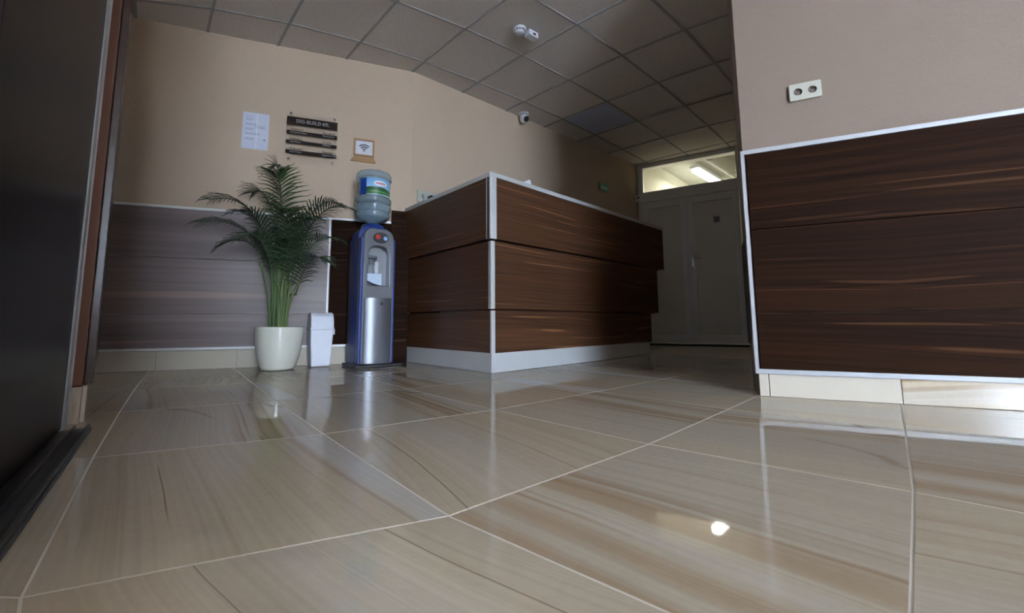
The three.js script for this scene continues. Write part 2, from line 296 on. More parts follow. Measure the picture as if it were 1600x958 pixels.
// sliding wardrobe: line W -> Wend, front towards the room
{
  const l = line(Wend, W), o = group('sliding_wardrobe', W[0], 0, W[1], l.a);   // local x points from the camera side to W; door lies at x < 0
  mesh('door_panel', bx(-l.l, -0.02, 0.03, H - 0.02, -0.03, 0, 0.002), M.gloss, o);
  mesh('edge_profile', [bx(-0.05, 0, 0.025, H - 0.015, -0.034, 0.004, 0.002), bx(-0.008, 0, 0.025, H - 0.015, 0.003, 0.0065, 0.001)], M.alu, o);
  mesh('floor_track', [bx(-l.l, 0.05, 0.001, 0.010, -0.05, 0.050, 0.002), bx(-l.l, 0.05, 0.008, 0.02, 0.012, 0.017, 0.001), bx(-l.l, 0.05, 0.008, 0.02, 0.04, 0.046, 0.001)], M.rubber, o);
  mesh('carcass', bx(-l.l + 0.08, -0.002, 0.001, H - 0.01, -0.16, -0.04), M.brown, o);
  tag(o, 'dark glossy sliding wardrobe door with a bright aluminium edge and floor track', 'wardrobe');
}

// ───────────────────────── reception counter ─────────────────────────
{
  const o = group('reception_counter', C[0], 0, C[1], 0);
  const LEFT = 1.06, ys = [0.119, 0.386, 0.811, 1.2], ends = [1.98, 2.10, 2.215], proud = [0.0, 0.018, 0.036];
  const right = (g) => { g.rotateY(aCR); return g; }, left = (g) => { g.rotateY(aCL); return g; };
  const c = (s, n, a) => along([0, 0], a, s, n);
  mesh('carcass', prism([c(0.01, -0.02, aCR), c(1.9, -0.02, aCR), c(1.9, -0.3, aCR), c(0.3, -0.3, aCR), c(-LEFT + 0.04, -0.28, aCL), c(-LEFT, -0.02, aCL)], 0.002, 1.19), M.brownDark, o);
  for (let i = 0; i < 3; i++) {
    const p = proud[i], y0 = ys[i], y1 = ys[i + 1] - (i < 2 ? 0.011 : 0);
    mesh('front_board', right(bx(0.012 - p, ends[i], y0, y1, -0.02, p, 0.0015, 0.4 + i * 0.55, 0.12 + i * 0.37)), M.walnut, o);
    mesh('side_board', left(bx(-LEFT + 0.005, -0.004 + p, y0, y1, -0.02, p, 0.0015, 1.4 + i * 0.43, 0.5 + i * 0.31)), M.walnut, o);
    mesh('corner_profile', [right(bx(-p, 0.026 - p, y0 - 0.001, y1, -0.01, p + 0.003, 0.0012)), left(bx(p - 0.012, p + 0.002, y0 - 0.001, y1, -0.01, p + 0.003, 0.0012))], M.aluPale, o);
  }
  for (let i = 0; i < 3; i++) mesh('end_board', right(bx(ends[i] - 0.018, ends[i], ys[i] - (i ? 0.006 : 0), ys[i + 1], -0.3, -0.02, 0.0015, 0.2, i * 0.3)), M.walnutDull, o);
  { const g = bx(1.80, 1.94, 0.002, 1.2, 0.03, 0.05, 0.002, 0.4, 0.2); g.rotateY(aA); g.translate(A[0] - C[0], 0, A[1] - C[1]); mesh('wall_filler', g, M.walnutShaded, o); }
  mesh('plinth', [right(bx(0.001, 1.93, 0.002, 0.118, -0.02, 0.001, 0.001))], M.aluPale, o);
  mesh('plinth', [left(bx(-LEFT + 0.002, -0.001, 0.002, 0.118, -0.02, 0.001, 0.001))], M.aluPale, o);
  mesh('top_trim', right(bx(-0.034, 2.22, 1.2, 1.228, -0.02, 0.040, 0.002)), M.aluPale, o);
  mesh('top_trim', left(bx(-LEFT + 0.004, 0.032, 1.2, 1.228, -0.02, 0.040, 0.002)), M.aluPale, o);
  mesh('counter_top', prism([c(0.0, -0.02, aCR), c(2.2, -0.02, aCR), c(2.2, -0.32, aCR), c(0.3, -0.32, aCR), c(-LEFT + 0.04, -0.28, aCL), c(-LEFT + 0.01, -0.02, aCL)], 1.19, 1.227), M.walnutDull, o);
  tag(o, 'tall corner reception counter in stepped walnut boards with silver trim and plinth', 'reception desk');
}
{
  const p = along(C, aCR, 0.30, -0.03), o = mesh('folded_paper', (() => { const s = new THREE.Shape(); s.moveTo(-0.045, 0); s.quadraticCurveTo(-0.01, 0.012, 0.022, 0.034); s.quadraticCurveTo(0.04, 0.032, 0.042, 0); s.lineTo(-0.045, 0); const g = ext(s, 0.05, 0.002); return g; })(), M.white);
  o.position.set(p[0], 1.231, p[1]); o.rotation.y = aCR; tag(o, 'small white folded paper lying on top of the reception counter', 'paper');
}

// ───────────────────────── double door with transom ─────────────────────────
{
  const o = struct(group('door_1', D[0], 0, D[1], aD));
  const yT = 1.9, yB = 2.045, yTop = 2.40;
  mesh('door_frame', [bx(0.0, 0.05, 0, H, -0.09, 0.03, 0.004), bx(1.19, 1.30, 0, H, -0.09, 0.03, 0.004), bx(0.04, 1.2, yT + 0.005, yB, -0.09, 0.028, 0.004), bx(0.04, 1.2, yTop - 0.015, H, -0.09, 0.028, 0.004)], M.upvc, o);
  mesh('glazing_bead', [bx(0.05, 0.068, yB, yTop - 0.015, -0.02, 0.02, 0.003), bx(1.175, 1.19, yB, yTop - 0.015, -0.02, 0.02, 0.003)], M.upvc, o);
  mesh('transom_pane', bx(0.05, 1.19, yB, yTop - 0.015, -0.02, -0.014), PHY(0xffffff, 0.02, { transmission: 1, thickness: 0, ior: 1.5 }), o);
  for (const [x0, x1] of [[0.052, 0.592], [0.598, 1.188]]) {
    const leaf = mesh('door_leaf', [bx(x0, x0 + 0.075, 0.03, yT, -0.05, 0.02, 0.005), bx(x1 - 0.075, x1, 0.03, yT, -0.05, 0.02, 0.005), bx(x0 + 0.07, x1 - 0.07, yT - 0.09, yT, -0.05, 0.02, 0.005), bx(x0 + 0.07, x1 - 0.07, 0.03, 0.13, -0.05, 0.02, 0.005)], M.upvc, o);
    mesh('leaf_panel', bx(x0 + 0.07, x1 - 0.07, 0.12, yT - 0.085, -0.04, 0.002), M.upvcPanel, leaf);
  }
  mesh('astragal', bx(0.57, 0.602, 0.03, yT, 0.015, 0.032, 0.006), M.white, o);
  const hd = mesh('door_handle', [bx(0.618, 0.652, 0.93, 1.14, 0.02, 0.028, 0.004), cyl(0.009, 0.009, 0.05, 0.634, 1.085, 0.05, 16, 'z'), bx(0.63, 0.74, 1.076, 1.094, 0.065, 0.08, 0.006)], M.steel, o);
  mesh('keyhole', cyl(0.008, 0.008, 0.004, 0.635, 0.97, 0.03, 16, 'z'), M.black, hd);
  mesh('threshold', bx(0.04, 1.2, 0.001, 0.026, -0.08, 0.03, 0.004), M.black, o);
  struct(mesh('wall_door', (() => { const g = bx(1.295, 2.45, 0, H + 0.05, -0.14, 0); g.rotateY(aD); g.translate(D[0], 0, D[1]); return g; })(), M.plaster));
  struct(mesh('wall_over_door', (() => { const g = bx(-0.5, 2.45, H, 3.0, -0.14, -0.02); g.rotateY(aD); g.translate(D[0], 0, D[1]); return g; })(), M.plaster));
  const b = group('door_sensor', ...(() => { const [x, z] = along(D, aD, 0.0, 0.0); return [x, 1.965, z]; })(), aD);
  mesh('housing', bx(-0.028, 0.045, -0.05, 0.05, 0.032, 0.075, 0.01), M.upvc, b); mesh('lens', cyl(0.012, 0.012, 0.006, 0.01, 0.005, 0.077, 20, 'z'), M.black, b);
  tag(b, 'small pale box fixed on the upper left door jamb', 'sensor');
  const pl = mesh('door_plate', bx(0.90, 0.962, 1.53, 1.60, 0.003, 0.008, 0.002), STD(rgb(0.16, 0.16, 0.17), 0.4)); pl.position.set(D[0], 0, D[1]); pl.rotation.y = aD;
  tag(pl, 'small grey plate on the right door leaf', 'sign');
}
// passage behind the door
{
  const H2 = 2.75, p0 = [1.62, -5.47], a = Math.atan2(0.712, 0.702), l = 4.2;
  const pm = STD(rgb(0.86, 0.84, 0.70), 0.9), cm = STD(rgb(0.62, 0.63, 0.58), 0.9);
  const frame = (o) => o;
  const wl = struct(group('wall_passage_left', p0[0], 0, p0[1], a)); mesh('plaster', bx(-0.1, l, 0, H2, -0.12, 0), pm, wl);
  const q = along(p0, a, 0, 2.3), wr = struct(group('wall_passage_right', q[0], 0, q[1], a)); mesh('plaster', bx(0.76, l, 0, H2, 0, 0.12), pm, wr);
  const e = along(p0, a, l), we = struct(group('wall_passage_end', e[0], 0, e[1], a - Math.PI / 2)); mesh('plaster', bx(-0.1, 2.5, 0, H2, -0.12, 0), pm, we);
  const c0 = struct(group('ceiling_passage', p0[0], 0, p0[1], a)); mesh('slab', bx(-0.6, l, H2, H2 + 0.1, -0.2, 2.5), cm, c0);
  // fluorescent batten
  const f0 = [2.89, -6.08], fa = Math.atan2(0.70, 0.755), o = group('ceiling_light', f0[0], 2.60, f0[1], fa);
  mesh('housing', bx(-0.02, 1.05, 0.045, 0.09, -0.07, 0.07, 0.008), M.white, o);
  mesh('lamp_diffuser', bx(0, 1.03, -0.005, 0.045, -0.055, 0.055, 0.015), STD(0xffffff, 0.5, { emissive: rgb(1, 1, 0.93), emissiveIntensity: 9.0 }), o);
  for (const x of [0.2, 0.85]) mesh('hanger', bx(x - 0.01, x + 0.01, 0.085, 0.15, -0.01, 0.01), M.steel, o);
  const L = new THREE.RectAreaLight(rgb(1, 0.99, 0.85), 85, 1.03, 0.11); L.position.set(0.515, -0.012, 0); L.rotation.x = -Math.PI / 2; o.add(L);
  tag(o, 'glowing fluorescent batten seen through the pane above the door', 'ceiling light');
  const du = along(f0, fa, 0.1, 0.42), d = group('ventilation_duct', du[0], 2.62, du[1], fa);
  mesh('pipe', cyl(0.11, 0.11, 2.4, 0.6, 0, 0, 32, 'x'), STD(rgb(0.36, 0.37, 0.35), 0.8), d);
  for (const x of [0.2, 1.1]) mesh('collar', cyl(0.12, 0.12, 0.04, x, 0, 0, 32, 'x'), STD(rgb(0.42, 0.43, 0.41), 0.7), d);
  tag(d, 'grey round duct under the ceiling beyond the door', 'duct');
  const vp = along(f0, fa, -0.55, 0.18), v = mesh('ceiling_vent', lathe([[0, -0.03], [0.10, -0.03], [0.15, -0.012], [0.16, 0.0], [0, 0]], 40), M.white); v.position.set(vp[0], H2 - 0.002, vp[1]);
  tag(v, 'round white vent on the ceiling beyond the door', 'vent');
}

// ───────────────────────── things on walls and ceiling ─────────────────────────
function canvas(w, h, draw) { const c = document.createElement('canvas'); c.width = w; c.height = h; draw(c.getContext('2d'), w, h); const t = new THREE.CanvasTexture(c); t.colorSpace = THREE.SRGBColorSpace; return t; }
function sheet(x0, x1, y0, y1, z) { const g = new THREE.PlaneGeometry(x1 - x0, y1 - y0); g.translate((x0 + x1) / 2, (y0 + y1) / 2, z); return g; }
// typed notice in a clear sleeve
{
  const o = group('notice_sheet', A[0], 0, A[1], aA), R = rng(8), x0 = 0.725, x1 = 0.9, y0 = 1.588, y1 = 1.872;
  const t = canvas(352, 568, (c, w, h) => {
    c.fillStyle = '#dfe2f2'; c.fillRect(0, 0, w, h); c.fillStyle = 'rgba(70,72,100,0.55)';
    const block = (x, y, wd, n) => { for (let k = 0; k < n; k++) { let q = x; while (q < x + wd - 12) { const l = 8 + R() * 26; c.fillRect(q, y + k * 12, Math.min(l, x + wd - q), 5); q += l + 6; } } };
    block(40, 56, 110, 1); block(40, 92, 90, 3); block(40, 170, 150, 3); block(40, 246, 110, 3); block(170, 200, 140, 4); block(40, 318, 200, 3); block(40, 400, 120, 3); block(300, 80, 26, 1);
    c.fillStyle = 'rgba(40,42,70,0.9)'; c.fillRect(292, 404, 22, 18);
    c.fillStyle = 'rgba(255,255,255,0.75)'; c.fillRect(186, 0, 12, h); c.fillRect(0, 366, w, 6);
  });
  const pap = mesh('paper', bx(x0 + 0.002, x1 - 0.002, y0 + 0.002, y1 - 0.002, 0.0006, 0.0018), M.white, o);
  mesh('print', sheet(x0 + 0.003, x1 - 0.003, y0 + 0.003, y1 - 0.003, 0.0022), STD(0xffffff, 0.5, { map: t }), pap);
  mesh('sleeve', bx(x0, x1, y0, y1, 0.0035, 0.0041), PHY(0xffffff, 0, { transmission: 1, thickness: 0, ior: 1.3 }), o);
  tag(o, 'white typed notice in a clear sleeve on the wall left of the floor directory', 'notice');
}
// clear floor directory with dark bars
{
  const o = group('directory_sign', A[0], 0, A[1], aA), x0 = 1.02, x1 = 1.376;
  mesh('acrylic_plate', bx(x0, x1, 1.518, 1.918, 0.022, 0.027, 0.001), PHY(0xffffff, 0, { transmission: 1, thickness: 0, ior: 1.3 }), o);
  const bars = [[1.811, 1.872], [1.735, 1.762], [1.663, 1.686], [1.582, 1.609]], dark = PHY(rgb(0.022, 0.014, 0.012), 0.6, { ior: 1.2 });
  const print = (y0, y1, draw, parent, z) => { const w = 1024, h = Math.round(w * (y1 - y0) / (x1 - x0)); return mesh('lettering', sheet(x0 + 0.002, x1 - 0.002, y0, y1, z), new THREE.MeshStandardMaterial({ map: canvas(w, h, draw), roughness: 0.4, transparent: true, alphaTest: 0.3 }), parent); };
  const texts = [null, ['Földszint', 'Ground Floor', 'Recepció', 'Reception'], ['I.emelet', '1st Floor', 'Irodák', 'Offices'], ['II.emelet', '2nd Floor', 'Apartmanok', 'Apartments']];
  bars.forEach(([y0, y1], i) => {
    const b = mesh('sign_bar', bx(x0 + 0.001, x1 - 0.001, y0, y1, 0.0272, 0.032, 0.001), dark, o);
    if (!i) print(y0, y1, (c, w, h) => { c.clearRect(0, 0, w, h); c.fillStyle = '#b4b0ae'; c.font = '104px sans-serif'; c.textAlign = 'center'; c.textBaseline = 'middle'; c.fillText('DIG-BUILD Kft.', w * 0.51, h * 0.52); }, b, 0.0326);
    else {
      const t = texts[i], left = 0.075, right = 0.71;
      print(y0, y1, (c, w, h) => { c.clearRect(0, 0, w, h); c.fillStyle = '#a9a4a2'; c.font = '56px sans-serif'; c.textBaseline = 'middle'; c.fillText(t[1], w * left, h * 0.5); c.fillText(t[3], w * right, h * 0.5); }, b, 0.0326);
      mesh('lettering', sheet(x0 + 0.002, x1 - 0.002, y1 + 0.001, y1 + 0.026, 0.0278), new THREE.MeshStandardMaterial({ map: canvas(1024, 72, (c, w, h) => { c.clearRect(0, 0, w, h); c.fillStyle = '#2a2420'; c.font = 'bold 58px sans-serif'; c.textBaseline = 'middle'; c.fillText(t[0], w * left, h * 0.55); c.fillText(t[2], w * right, h * 0.55); }), roughness: 0.4, transparent: true, alphaTest: 0.3 }), o);
    }
  });
  for (const [x, y] of [[1.047, 1.897], [1.352, 1.897], [1.043, 1.542], [1.350, 1.540]]) mesh('standoff', [cyl(0.0085, 0.0085, 0.004, x, y, 0.03, 24, 'z'), cyl(0.006, 0.006, 0.022, x, y, 0.011, 16, 'z')], M.steel, o);
  tag(o, 'clear acrylic floor directory with four dark lettered bars on the wall', 'sign');
}
// wooden laptop-shaped wireless sign
{
  const o = group('wireless_sign', A[0], 0, A[1], aA), wood = STD(rgb(0.36, 0.19, 0.075), 0.6), x0 = 1.498, x1 = 1.655, y0 = 1.636, y1 = 1.778;
  const s = rrect(x0, y0, x1, y1, 0.008); s.holes.push(rrect(x0 + 0.013, y0 + 0.013, x1 - 0.013, y1 - 0.013, 0.003));
  const fr = ext(s, 0.008, 0.001); fr.translate(0, 0, 0.002); mesh('screen_frame', fr, wood, o);
  mesh('screen_board', bx(x0 + 0.012, x1 - 0.012, y0 + 0.012, y1 - 0.012, 0.001, 0.005), STD(rgb(0.72, 0.72, 0.78), 0.5), o);
  const cx = (x0 + x1) / 2, cy = y0 + 0.044, ink = STD(rgb(0.035, 0.032, 0.035), 0.5), arcs = [];
  for (const r of [0.022, 0.039, 0.056]) { const q = new THREE.Shape(); q.absarc(cx, cy, r, Math.PI * 0.25, Math.PI * 0.75, false); q.absarc(cx, cy, r - 0.009, Math.PI * 0.75, Math.PI * 0.25, true); const g = ext(q, 0.0012); g.translate(0, 0, 0.0048); arcs.push(g); }
  arcs.push(cyl(0.006, 0.006, 0.0012, cx, cy + 0.001, 0.0055, 20, 'z')); mesh('wireless_symbol', arcs, ink, o);
  const k = new THREE.Shape(); k.moveTo(x0 + 0.004, y0 - 0.010); k.lineTo(x1 - 0.004, y0 - 0.010); k.lineTo(x1 + 0.013, y0 - 0.042); k.quadraticCurveTo(x1 + 0.012, y0 - 0.048, x1 + 0.008, y0 - 0.048); k.lineTo(x0 - 0.016, y0 - 0.048); k.quadraticCurveTo(x0 - 0.022, y0 - 0.047, x0 - 0.02, y0 - 0.042); k.closePath();
  const kg = ext(k, 0.008, 0.001); kg.translate(0, 0, 0.002); mesh('keyboard_base', kg, wood, o);
  tag(o, 'brown laptop-shaped wireless sign on the wall above the water bottle', 'sign');
}
// sockets
function schuko(parent, cx, cy, z, r) {
  const f = mesh('socket_insert', (() => { const s = rrect(cx - r * 1.35, cy - r * 1.35, cx + r * 1.35, cy + r * 1.35, 0.002); const h = new THREE.Path(); h.absarc(cx, cy, r, 0, Math.PI * 2, true); s.holes.push(h); const g = ext(s, 0.004, 0.0006, 24); g.translate(0, 0, z); return g; })(), M.socket, parent);
  mesh('socket_well', [cyl(r * 0.97, r * 0.97, 0.002, cx, cy, z - 0.006, 24, 'z'), bx(cx - 0.0015, cx + 0.0015, cy + r * 0.7, cy + r * 0.95, z - 0.006, z + 0.002), bx(cx - 0.0015, cx + 0.0015, cy - r * 0.95, cy - r * 0.7, z - 0.006, z + 0.002)], STD(rgb(0.14, 0.10, 0.085), 0.5), f);
  mesh('contact_hole', [cyl(0.0026, 0.0026, 0.003, cx - r * 0.42, cy - r * 0.3, z - 0.005, 12, 'z'), cyl(0.0026, 0.0026, 0.003, cx + r * 0.1, cy + r * 0.5, z - 0.005, 12, 'z')], M.black, f);
}
{
  const o = group('wall_socket', E[0], 0, E[1], aR), x0 = 0.184, x1 = 0.292, y0 = 1.212, y1 = 1.280;
  const s = rrect(x0, y0, x1, y1, 0.004); for (const cx of [0.213, 0.2625]) s.holes.push(rrect(cx - 0.0215, 1.2245, cx + 0.0215, 1.2675, 0.002));
  const g = ext(s, 0.009, 0.0015); g.translate(0, 0, 0.0025); mesh('cover_frame', g, M.socket, o);
  for (const cx of [0.213, 0.2625]) schuko(o, cx, 1.246, 0.008, 0.0155);
  tag(o, 'white double wall socket above the cladding of the right wall', 'socket');
}
{
  const o = group('wall_socket', B[0], 0, B[1], aB);
  const s = rrect(0.05, 1.31, 0.25, 1.41, 0.006), g = ext(s, 0.010, 0.002); g.translate(0, 0, 0.003); mesh('cover_frame', g, M.socket, o);
  mesh('plug', [cyl(0.016, 0.020, 0.03, 0.105, 1.365, 0.03, 20, 'z'), bx(0.097, 0.113, 1.30, 1.375, 0.018, 0.04, 0.006)], STD(rgb(0.4, 0.4, 0.4), 0.4), o);
  mesh('plug', [cyl(0.020, 0.023, 0.035, 0.165, 1.355, 0.032, 20, 'z'), bx(0.155, 0.175, 1.28, 1.36, 0.02, 0.045, 0.008)], M.black, o);
  tag(o, 'white wall socket with a black plug behind the reception counter', 'socket');
}
// green exit sign
{
  const o = mesh('exit_sign', bx(2.518, 2.698, 1.925, 2.02, 0.001, 0.006, 0.001), STD(rgb(0.02, 0.20, 0.10), 0.5)); o.position.set(B[0], 0, B[1]); o.rotation.y = aB;
  mesh('lettering', sheet(2.523, 2.693, 1.93, 2.015, 0.0066), STD(0xffffff, 0.5, { map: canvas(512, 256, (c, w, h) => { c.fillStyle = '#2f9a70'; c.fillRect(0, 0, w, h); c.fillStyle = '#bfe3d0'; c.font = 'bold 104px sans-serif'; c.textAlign = 'center'; c.textBaseline = 'middle'; c.fillText('KIJÁRAT', w / 2, h * 0.54); }) }), o);
  tag(o, 'small green exit sign on the wall near the double door', 'sign');
}
// dome camera under the ceiling
{
  const p = along(B, aB, 1.2, 0.075), o = group('security_camera', p[0], H, p[1], aB + 0.1);
  mesh('mount', lathe([[0, -0.001], [0.05, -0.001], [0.052, -0.012], [0.046, -0.022], [0, -0.022]], 40), M.white, o);
  const ball = new THREE.SphereGeometry(0.043, 36, 24); ball.translate(0, -0.056, 0); mesh('ball', ball, M.white, o);
  const f = cyl(0.026, 0.028, 0.02, 0, 0, 0.038, 28, 'z'); f.rotateX(0.35); f.translate(0, -0.06, 0); mesh('lens', f, M.black, o);
  tag(o, 'white ball security camera with a black lens in the ceiling corner', 'camera');
}
// smoke detector and the box beside it
{
  const o = group('smoke_detector', 0.100, H - 0.007, -2.775);
  mesh('base', lathe([[0, 0], [0.05, 0], [0.05, -0.012], [0.044, -0.016], [0, -0.016]], 40), M.white, o);
  mesh('dome', lathe([[0.041, -0.016], [0.041, -0.024], [0.036, -0.034], [0.024, -0.042], [0, -0.045]], 40), M.white, o);
  const v = []; for (let k = 0; k < 12; k++) { const g = bx(-0.006, 0.006, -0.030, -0.020, 0.037, 0.0415); g.rotateY(k * Math.PI / 6); v.push(g); } mesh('vents', v, STD(rgb(0.12, 0.12, 0.12), 0.6), o);
  tag(o, 'round white smoke detector on a ceiling panel', 'smoke detector');
  const b = group('wireless_sensor', 0.188, H - 0.007, -2.815, 0.65);
  mesh('housing', bx(-0.045, 0.045, -0.045, 0, -0.028, 0.028, 0.007), M.white, b);
  mesh('window', bx(-0.008, 0.018, -0.034, -0.018, 0.027, 0.0295, 0.001), M.black, b);
  tag(b, 'small white box sensor beside the smoke detector', 'sensor');
}
// flat light panel, switched off
{
  const q = [ceilPoint(7, 1), ceilPoint(8, 1), ceilPoint(8, 2), ceilPoint(7, 2)], o = group('ceiling_light');
  const c = [0, 1].map((k) => q.reduce((s, p) => s + p[k], 0) / 4); o.position.set(c[0], H, c[1]);
  const r = q.map((p) => [p[0] - c[0], p[1] - c[1]]), sh = (w) => r.map((p) => p.map((v) => v * (1 - w / 0.44)));
  mesh('frame', prism(sh(0.018), -0.004, 0.014), STD(rgb(0.55, 0.58, 0.70), 0.4), o);
  mesh('diffuser', prism(sh(0.05), -0.006, -0.0035), PHY(rgb(0.50, 0.54, 0.72), 0.4), o);
  tag(o, 'flat bluish light panel, switched off, set in the dark part of the ceiling', 'ceiling light');
}

// ───────────────────────── potted palm ─────────────────────────
{
  const X = -1.535, Z = -2.775, o = group('potted_palm', X, 0, Z);
  mesh('pot', lathe([[0, 0.002], [0.088, 0.002], [0.098, 0.007], [0.108, 0.025], [0.124, 0.08], [0.137, 0.145], [0.144, 0.21], [0.147, 0.272], [0.1465, 0.281], [0.142, 0.283], [0.138, 0.279], [0.136, 0.25], [0.13, 0.24]], 72), M.cream, o);
  mesh('soil', cyl(0.134, 0.134, 0.02, 0, 0.245, 0, 40), STD(rgb(0.03, 0.022, 0.016), 1), o);
  const R = rng(77);
  const leafM = [PHY(rgb(0.020, 0.046, 0.014), 0.5, { side: THREE.DoubleSide }), PHY(rgb(0.030, 0.064, 0.018), 0.48, { side: THREE.DoubleSide }), PHY(rgb(0.014, 0.034, 0.011), 0.5, { side: THREE.DoubleSide })];
  const stemM = [STD(rgb(0.12, 0.165, 0.045), 0.5), STD(rgb(0.07, 0.125, 0.03), 0.5)];
  const V = (x, y, z) => new THREE.Vector3(x, y, z);
  // [tip x, y, z, height where the blade starts, lean of the stem, leaflet length]
  const fronds = [
    [-0.50, 1.15, 0.05, 0.90, -0.05, 0.20], [-0.49, 0.97, 0.14, 0.82, -0.07, 0.19], [-0.26, 1.22, -0.02, 0.92, -0.03, 0.20], [-0.10, 1.40, 0.0, 0.96, -0.02, 0.19],
    [0.03, 1.27, 0.22, 0.88, 0.01, 0.22], [0.45, 1.09, 0.06, 0.86, 0.06, 0.20], [0.34, 1.14, -0.03, 0.90, 0.04, 0.18], [0.40, 0.86, 0.10, 0.72, 0.09, 0.18],
    [0.36, 0.70, 0.14, 0.62, 0.12, 0.16], [-0.30, 0.80, 0.20, 0.74, -0.06, 0.18], [0.16, 1.02, 0.28, 0.78, 0.04, 0.19], [-0.16, 1.0, 0.28, 0.80, -0.04, 0.19], [0.30, 0.98, 0.2, 0.78, 0.06, 0.18],
    [-0.12, 0.84, 0.26, 0.74, -0.03, 0.17], [0.14, 0.84, 0.24, 0.72, 0.05, 0.17],
  ];
  for (const [dx, top, lean] of [[-0.035, 0.78, -0.03], [0.0, 0.70, 0.0], [0.05, 0.74, 0.07], [-0.05, 0.72, -0.08], [0.02, 0.8, 0.02], [0.06, 0.6, 0.10]]) mesh('stem', new THREE.TubeGeometry(new THREE.QuadraticBezierCurve3(V(dx, 0.25, 0.03), V(dx, 0.5, 0.04), V(dx + lean, top, 0.05)), 12, 0.0065, 8), stemM[dx > 0 ? 0 : 1], o);
  fronds.forEach(([tx, ty, tz, hy, lean, len], fi) => {
    const b = V((R() - 0.5) * 0.10 + lean * 0.3, 0.25, (R() - 0.5) * 0.10), k = V(lean * 0.95 + (R() - 0.5) * 0.03, hy * 0.80, (R() - 0.5) * 0.06 + tz * 0.15);
    const tip = V(tx, ty, tz), apex = V(k.x + (tx - k.x) * 0.38, Math.max(ty + 0.09, hy + 0.22), k.z + (tz - k.z) * 0.4);
    const stem = new THREE.QuadraticBezierCurve3(b, V(b.x * 0.9, 0.55, b.z * 0.9), k);
    const sg = new THREE.TubeGeometry(stem, 12, 0.0068, 8); 
    mesh('stem', sg, stemM[fi % 2], o);
    const rach = new THREE.QuadraticBezierCurve3(k, apex, tip), geos = [new THREE.TubeGeometry(rach, 20, 0.0028, 6)];
    const pos = [], nor = [], uv = [], idx = [];
    const N = 23;
    for (let s = -1; s <= 1; s += 2) for (let n = 0; n < N; n++) {
      const t = 0.10 + 0.90 * (n + (s > 0 ? 0.4 : 0)) / N; if (t > 1) continue;
      const p = rach.getPoint(t), T = rach.getTangent(t).normalize();
      let side = V(0, 1, 0).cross(T); if (side.length() < 0.2) side = V(1, 0, 0.4); side.normalize().multiplyScalar(s);
      const up = T.clone().cross(side).multiplyScalar(-s).normalize(); if (up.y < 0) up.negate();
      const L = len * (0.55 + 0.6 * Math.sin(Math.PI * Math.min(1, 0.18 + t * 0.75))) * (1.04 - 0.45 * t * t) * (0.9 + 0.2 * R());
      const fwd = 0.55 + 0.75 * t, dir = side.clone().add(T.clone().multiplyScalar(fwd)).add(up.clone().multiplyScalar(0.30 + 0.1 * R())).normalize();
      const w = 0.0044 + 0.0012 * R(), wv = T.clone().sub(dir.clone().multiplyScalar(T.dot(dir))).normalize();
      const S = 5, k0 = pos.length / 3;
      for (let m = 0; m <= S; m++) {
        const f = m / S, c = p.clone().add(dir.clone().multiplyScalar(L * f)); c.y -= 0.42 * L * f * f * (0.8 + 0.3 * R());
        const ww = w * (f < 0.25 ? 0.45 + 2.2 * f : 1.0) * (1 - Math.pow(f, 3)) + 0.0003;
        for (const e of [-1, 0, 1]) { const q = c.clone().add(wv.clone().multiplyScalar(e * ww)); if (!e) q.add(up.clone().multiplyScalar(-0.0022)); pos.push(q.x, q.y, q.z); uv.push(0, 0); }
        if (m < S) for (const e of [0, 1]) { const a = k0 + m * 3 + e; idx.push(a, a + 1, a + 3, a + 1, a + 4, a + 3); }
      }
    }
    const g = new THREE.BufferGeometry(); g.setAttribute('position', new THREE.Float32BufferAttribute(pos, 3)); g.setAttribute('uv', new THREE.Float32BufferAttribute(uv, 2)); g.setIndex(idx); g.computeVertexNormals();
    geos.push(g); mesh('frond', geos, leafM[fi % 3], o);
  });
  tag(o, 'feathery green palm in a cream glazed pot against the back wall', 'potted plant');
}

